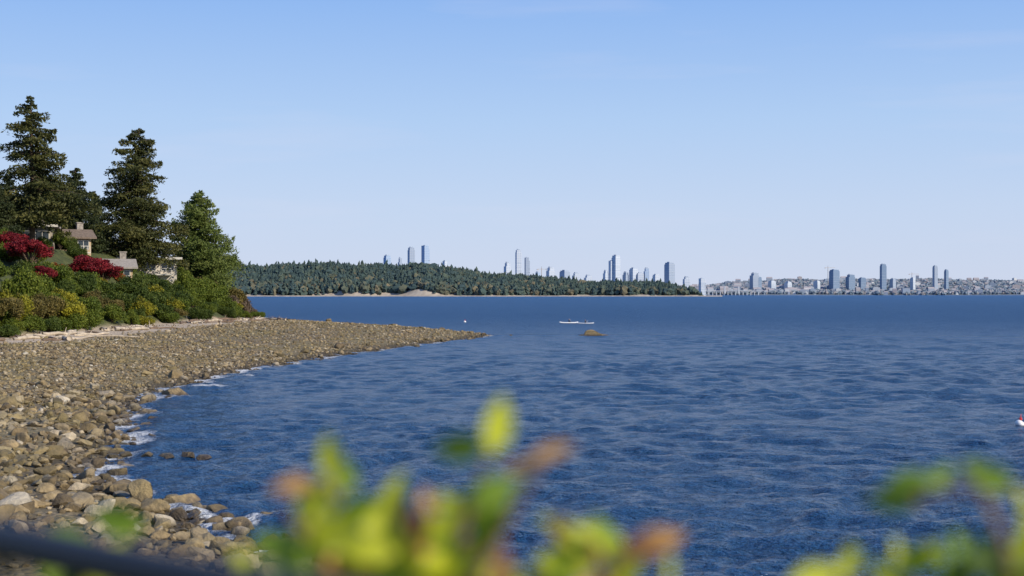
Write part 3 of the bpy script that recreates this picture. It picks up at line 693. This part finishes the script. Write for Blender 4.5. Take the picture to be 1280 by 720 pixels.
# ------------------------------------------------------------ close shrub (soft in focus)
def flm(name,c1,c2):
    m,nt,b=newmat(name); c=mixc(nt,noise(nt,pos(nt),25,3),c1,c2)
    nt.links.new(c,b.inputs['Base Color']); b.inputs['Roughness'].default_value=0.45
    t=nt.nodes.new('ShaderNodeBsdfTranslucent'); nt.links.new(c,t.inputs[0]); mx=nt.nodes.new('ShaderNodeMixShader'); mx.inputs[0].default_value=0.4
    nt.links.new(b.outputs[0],mx.inputs[1]); nt.links.new(t.outputs[0],mx.inputs[2]); nt.links.new(mx.outputs[0],nt.nodes['Material Output'].inputs['Surface'])
    return m
LM=[flm('leaf_yellow_green',(0.46,0.53,0.02),(0.68,0.70,0.05)),flm('leaf_green',(0.16,0.28,0.02),(0.30,0.43,0.04)),flm('leaf_orange',(0.58,0.27,0.08),(0.72,0.45,0.12)),flm('leaf_brown',(0.22,0.10,0.05),(0.34,0.18,0.09)),flm('leaf_dark_green',(0.06,0.13,0.015),(0.13,0.22,0.02)),plain('twig_bark',(0.16,0.10,0.06),0.8,0.3,30)]
def leaf(S,base,dirv,L,wf,m,face=None):
    dirv=dirv.normalized(); f=Vector(face) if face else Vector((random.gauss(0,0.5),-1,random.gauss(0.3,0.5)))
    side=dirv.cross(f).normalized(); up=side.cross(dirv).normalized()
    V=[];F=[]; prof=[0.02,0.55,0.88,1.0,0.93,0.72,0.40,0.02]; curl=random.uniform(-0.25,0.35)
    for i,w in enumerate(prof):
        t=i/(len(prof)-1); c=base+dirv*L*t-up*L*curl*t*t
        for q in (-1,-0.5,0,0.5,1): V.append(tuple(c+side*(q*w*L*wf)+up*(abs(q)*w*L*wf*0.35)))
    for i in range(len(prof)-1):
        for q in range(4): F.append((i*5+q,i*5+q+1,(i+1)*5+q+1,(i+1)*5+q))
    S.add(V,F,m)
def close_shrub(root,stems,leaves,fill):
    S=Soup(); nodes=[]
    for st in stems:
        pts=[Vector(root)+Vector((random.gauss(0,0.02),random.gauss(0,0.02),0))]+[Vector((p[0]/100,root[1],6+p[1]/100)) for p in st]
        P=[]
        for i in range(len(pts)-1):
            for k in range(6): P.append(pts[i].lerp(pts[i+1],k/6))
        P.append(pts[-1]); n=len(P); S.add(*tube(P,[0.0055*(1-i/n)+0.0015 for i in range(n)],7),m=5); nodes+=[p for p in P if p.z>5.55]
    for (x,z,L,ang,m) in leaves:
        a=math.radians(ang); c=Vector((x/100,root[1]+random.uniform(-0.07,0.07),6+z/100)); dv=Vector((math.cos(a),random.gauss(0,0.2),math.sin(a))).normalized()
        b_=c-dv*(L/200); leaf(S,b_,dv,L/100,random.uniform(0.22,0.28),m)
        q=min(nodes,key=lambda q:(q-b_).length); S.add(*tube([q,b_],[0.0014,0.001],5),m=5)
    for i in range(fill[0]):
        b_=random.choice([q for q in nodes if q.z<fill[1]]); dv=Vector((random.gauss(0,1),random.gauss(0,0.7),random.gauss(0.3,0.8))).normalized()
        leaf(S,b_+dv*0.01,dv,random.uniform(0.04,0.065),random.uniform(0.22,0.3),random.choice([0,0,1,1,1,4,2,0,3]))
    link(bpy.data.objects.new('leafy_shrub',S.mesh('leafy_shrub',LM,True)))
close_shrub((-0.08,1.30,4.6),
 [[(-7,-30),(-4,-20),(-1.8,-13.5)],[(-10,-28),(-15,-21),(-17,-17)],[(-8,-30),(-8.5,-22)],[(-5,-29),(0,-20),(3,-15)],[(0,-30),(7,-25),(13,-24)],[(-10,-30),(-18,-24),(-21,-19)],[(-9,-29),(-11,-23)],[(-6,-29),(-4,-23)]],
 [(-1.5,-11.7,5.5,82,0),(-4.7,-13.5,5,188,4),(-16.8,-15.4,5,100,0),(-15,-16.6,3.5,300,1),(3.6,-14.2,4.5,20,2),(1.1,-15.5,3.5,200,2),(-1.5,-17,5,30,1),(-20.3,-17.7,4.5,170,2),(-18.6,-19.9,6,250,0),(-11.7,-20,6,80,0),(-8.8,-19.6,4,95,3),(-8.2,-20.6,4,70,3),(-2.9,-20,6,150,0),(-2.2,-22,6,280,0),(-5.8,-23.5,6,100,1),(-13.9,-23.5,6,60,1),(-15.3,-21.0,6,20,0),(8.4,-23.5,6,150,0),(4.4,-21.4,3.2,92,3),(13.9,-24.6,3,80,0),(-4.2,-19.5,4,60,1),(-6,-22,5,200,1),(-12.5,-22.2,5,170,0),(-17.5,-22.5,5,230,1),(4.5,-24.6,4,100,1),(10.5,-25.2,4,60,0),(-1,-24.5,5,80,3),(-16.5,-18.5,5,60,0),(-14,-19.2,5,200,1),(-9.5,-22.5,6,120,0),(-6.5,-20.5,5,20,0),(-19.5,-22,5,200,0),(-4.0,-24.5,6,60,0),(-10.5,-24.8,6,10,0),(-7.6,-18.6,2.6,110,2)],
 (60,5.79))
close_shrub((0.46,1.28,4.6),
 [[(46,-30),(44,-22),(42,-17.5),(37,-18)],[(44,-30),(36,-26)],[(40,-30),(30,-26)],[(47,-30),(47,-22)],[(42,-30),(41,-25)]],
 [(36.8,-17.8,5.5,188,1),(33.8,-18.4,4.5,175,4),(41.4,-15.8,5,160,1),(39,-16.6,4,200,1),(44.0,-17.0,4.5,330,1),(46.3,-20.2,6,280,0),(43.5,-24.3,7,5,4),(45.5,-23.5,6,170,4),(29.3,-23.6,4,95,0),(26.3,-24.6,5.5,10,0),(35.4,-24.0,3.8,90,0),(32,-25,4,40,1),(47.5,-18.8,5,200,1),(38.5,-19.2,2.8,240,2),(44.5,-21.5,5,250,0),(42,-24,5,120,1),(38.5,-24.9,5,30,0),(46.5,-25,6,80,0),(33.5,-25.2,4,140,0),(41,-25.2,5,60,4)],
 (26,5.745))
close_shrub((-0.42,1.45,4.6),
 [[(-42,-30),(-40,-26)],[(-46,-30),(-45,-25)],[(-30,-31),(-22,-29)]],
 [(-42,-24,7,170,1),(-47,-25.5,7,10,1),(-40,-26.5,7,60,0),(-45,-27,7,120,1),(-25,-28.8,4,80,0),(-22,-28.6,4,95,1)],
 (8,5.70))

# ------------------------------------------------------------ light
EL=math.radians(30); AZ=math.radians(125)
sv=Vector((math.cos(EL)*math.sin(AZ),math.cos(EL)*math.cos(AZ),math.sin(EL)))
L=bpy.data.lights.new('sun','SUN'); L.energy=5.0; L.angle=math.radians(0.5); L.color=(1.0,0.89,0.72)
o=link(bpy.data.objects.new('sun',L)); o.rotation_euler=sv.to_track_quat('Z','Y').to_euler()
w=bpy.data.worlds.new('World'); scene.world=w; w.use_nodes=True; nt=w.node_tree
bg=nt.nodes['Background']; sky=nt.nodes.new('ShaderNodeTexSky'); sky.sky_type='NISHITA'; sky.sun_disc=False
sky.sun_elevation=EL; sky.sun_rotation=AZ; sky.air_density=1.0; sky.dust_density=0.3; sky.ozone_density=3.0; sky.altitude=0
tc=nt.nodes.new('ShaderNodeTexCoord'); sp=nt.nodes.new('ShaderNodeSeparateXYZ'); nt.links.new(tc.outputs['Generated'],sp.inputs[0])
hz=ramp(nt,sp.outputs[2],[(0.0,(.62,.69,.87)),(0.06,(.56,.68,.90)),(0.12,(.45,.63,.92)),(0.21,(.27,.48,.90)),(0.5,(.11,.25,.64)),(1.0,(.07,.17,.46))])
hz=mixc(nt,1.0,hz,(10,10,10),'MULTIPLY')
c=mixc(nt,0.92,sky.outputs[0],hz)
mp=nt.nodes.new('ShaderNodeMapping'); mp.inputs['Scale'].default_value=(2.2,2.2,20); nt.links.new(tc.outputs['Generated'],mp.inputs[0])
nz=noise(nt,mp.outputs[0],1.3,6,0.55); f=maprange(nt,nz,0.52,0.85,0,0.3)
c=mixc(nt,f,c,(7.6,7.4,8.6))
nt.links.new(c,bg.inputs[0]); bg.inputs[1].default_value=0.10

# ------------------------------------------------------------ camera
cam=bpy.data.cameras.new('camera'); cam.lens=50; cam.sensor_width=36; cam.clip_start=0.05; cam.clip_end=60000
cam.dof.use_dof=True; cam.dof.focus_distance=260; cam.dof.aperture_fstop=2.0
o=link(bpy.data.objects.new('camera',cam)); o.location=(0,0,6); o.rotation_euler=(math.radians(90+math.degrees(math.atan(7.5/1778))),0,0)
scene.camera=o
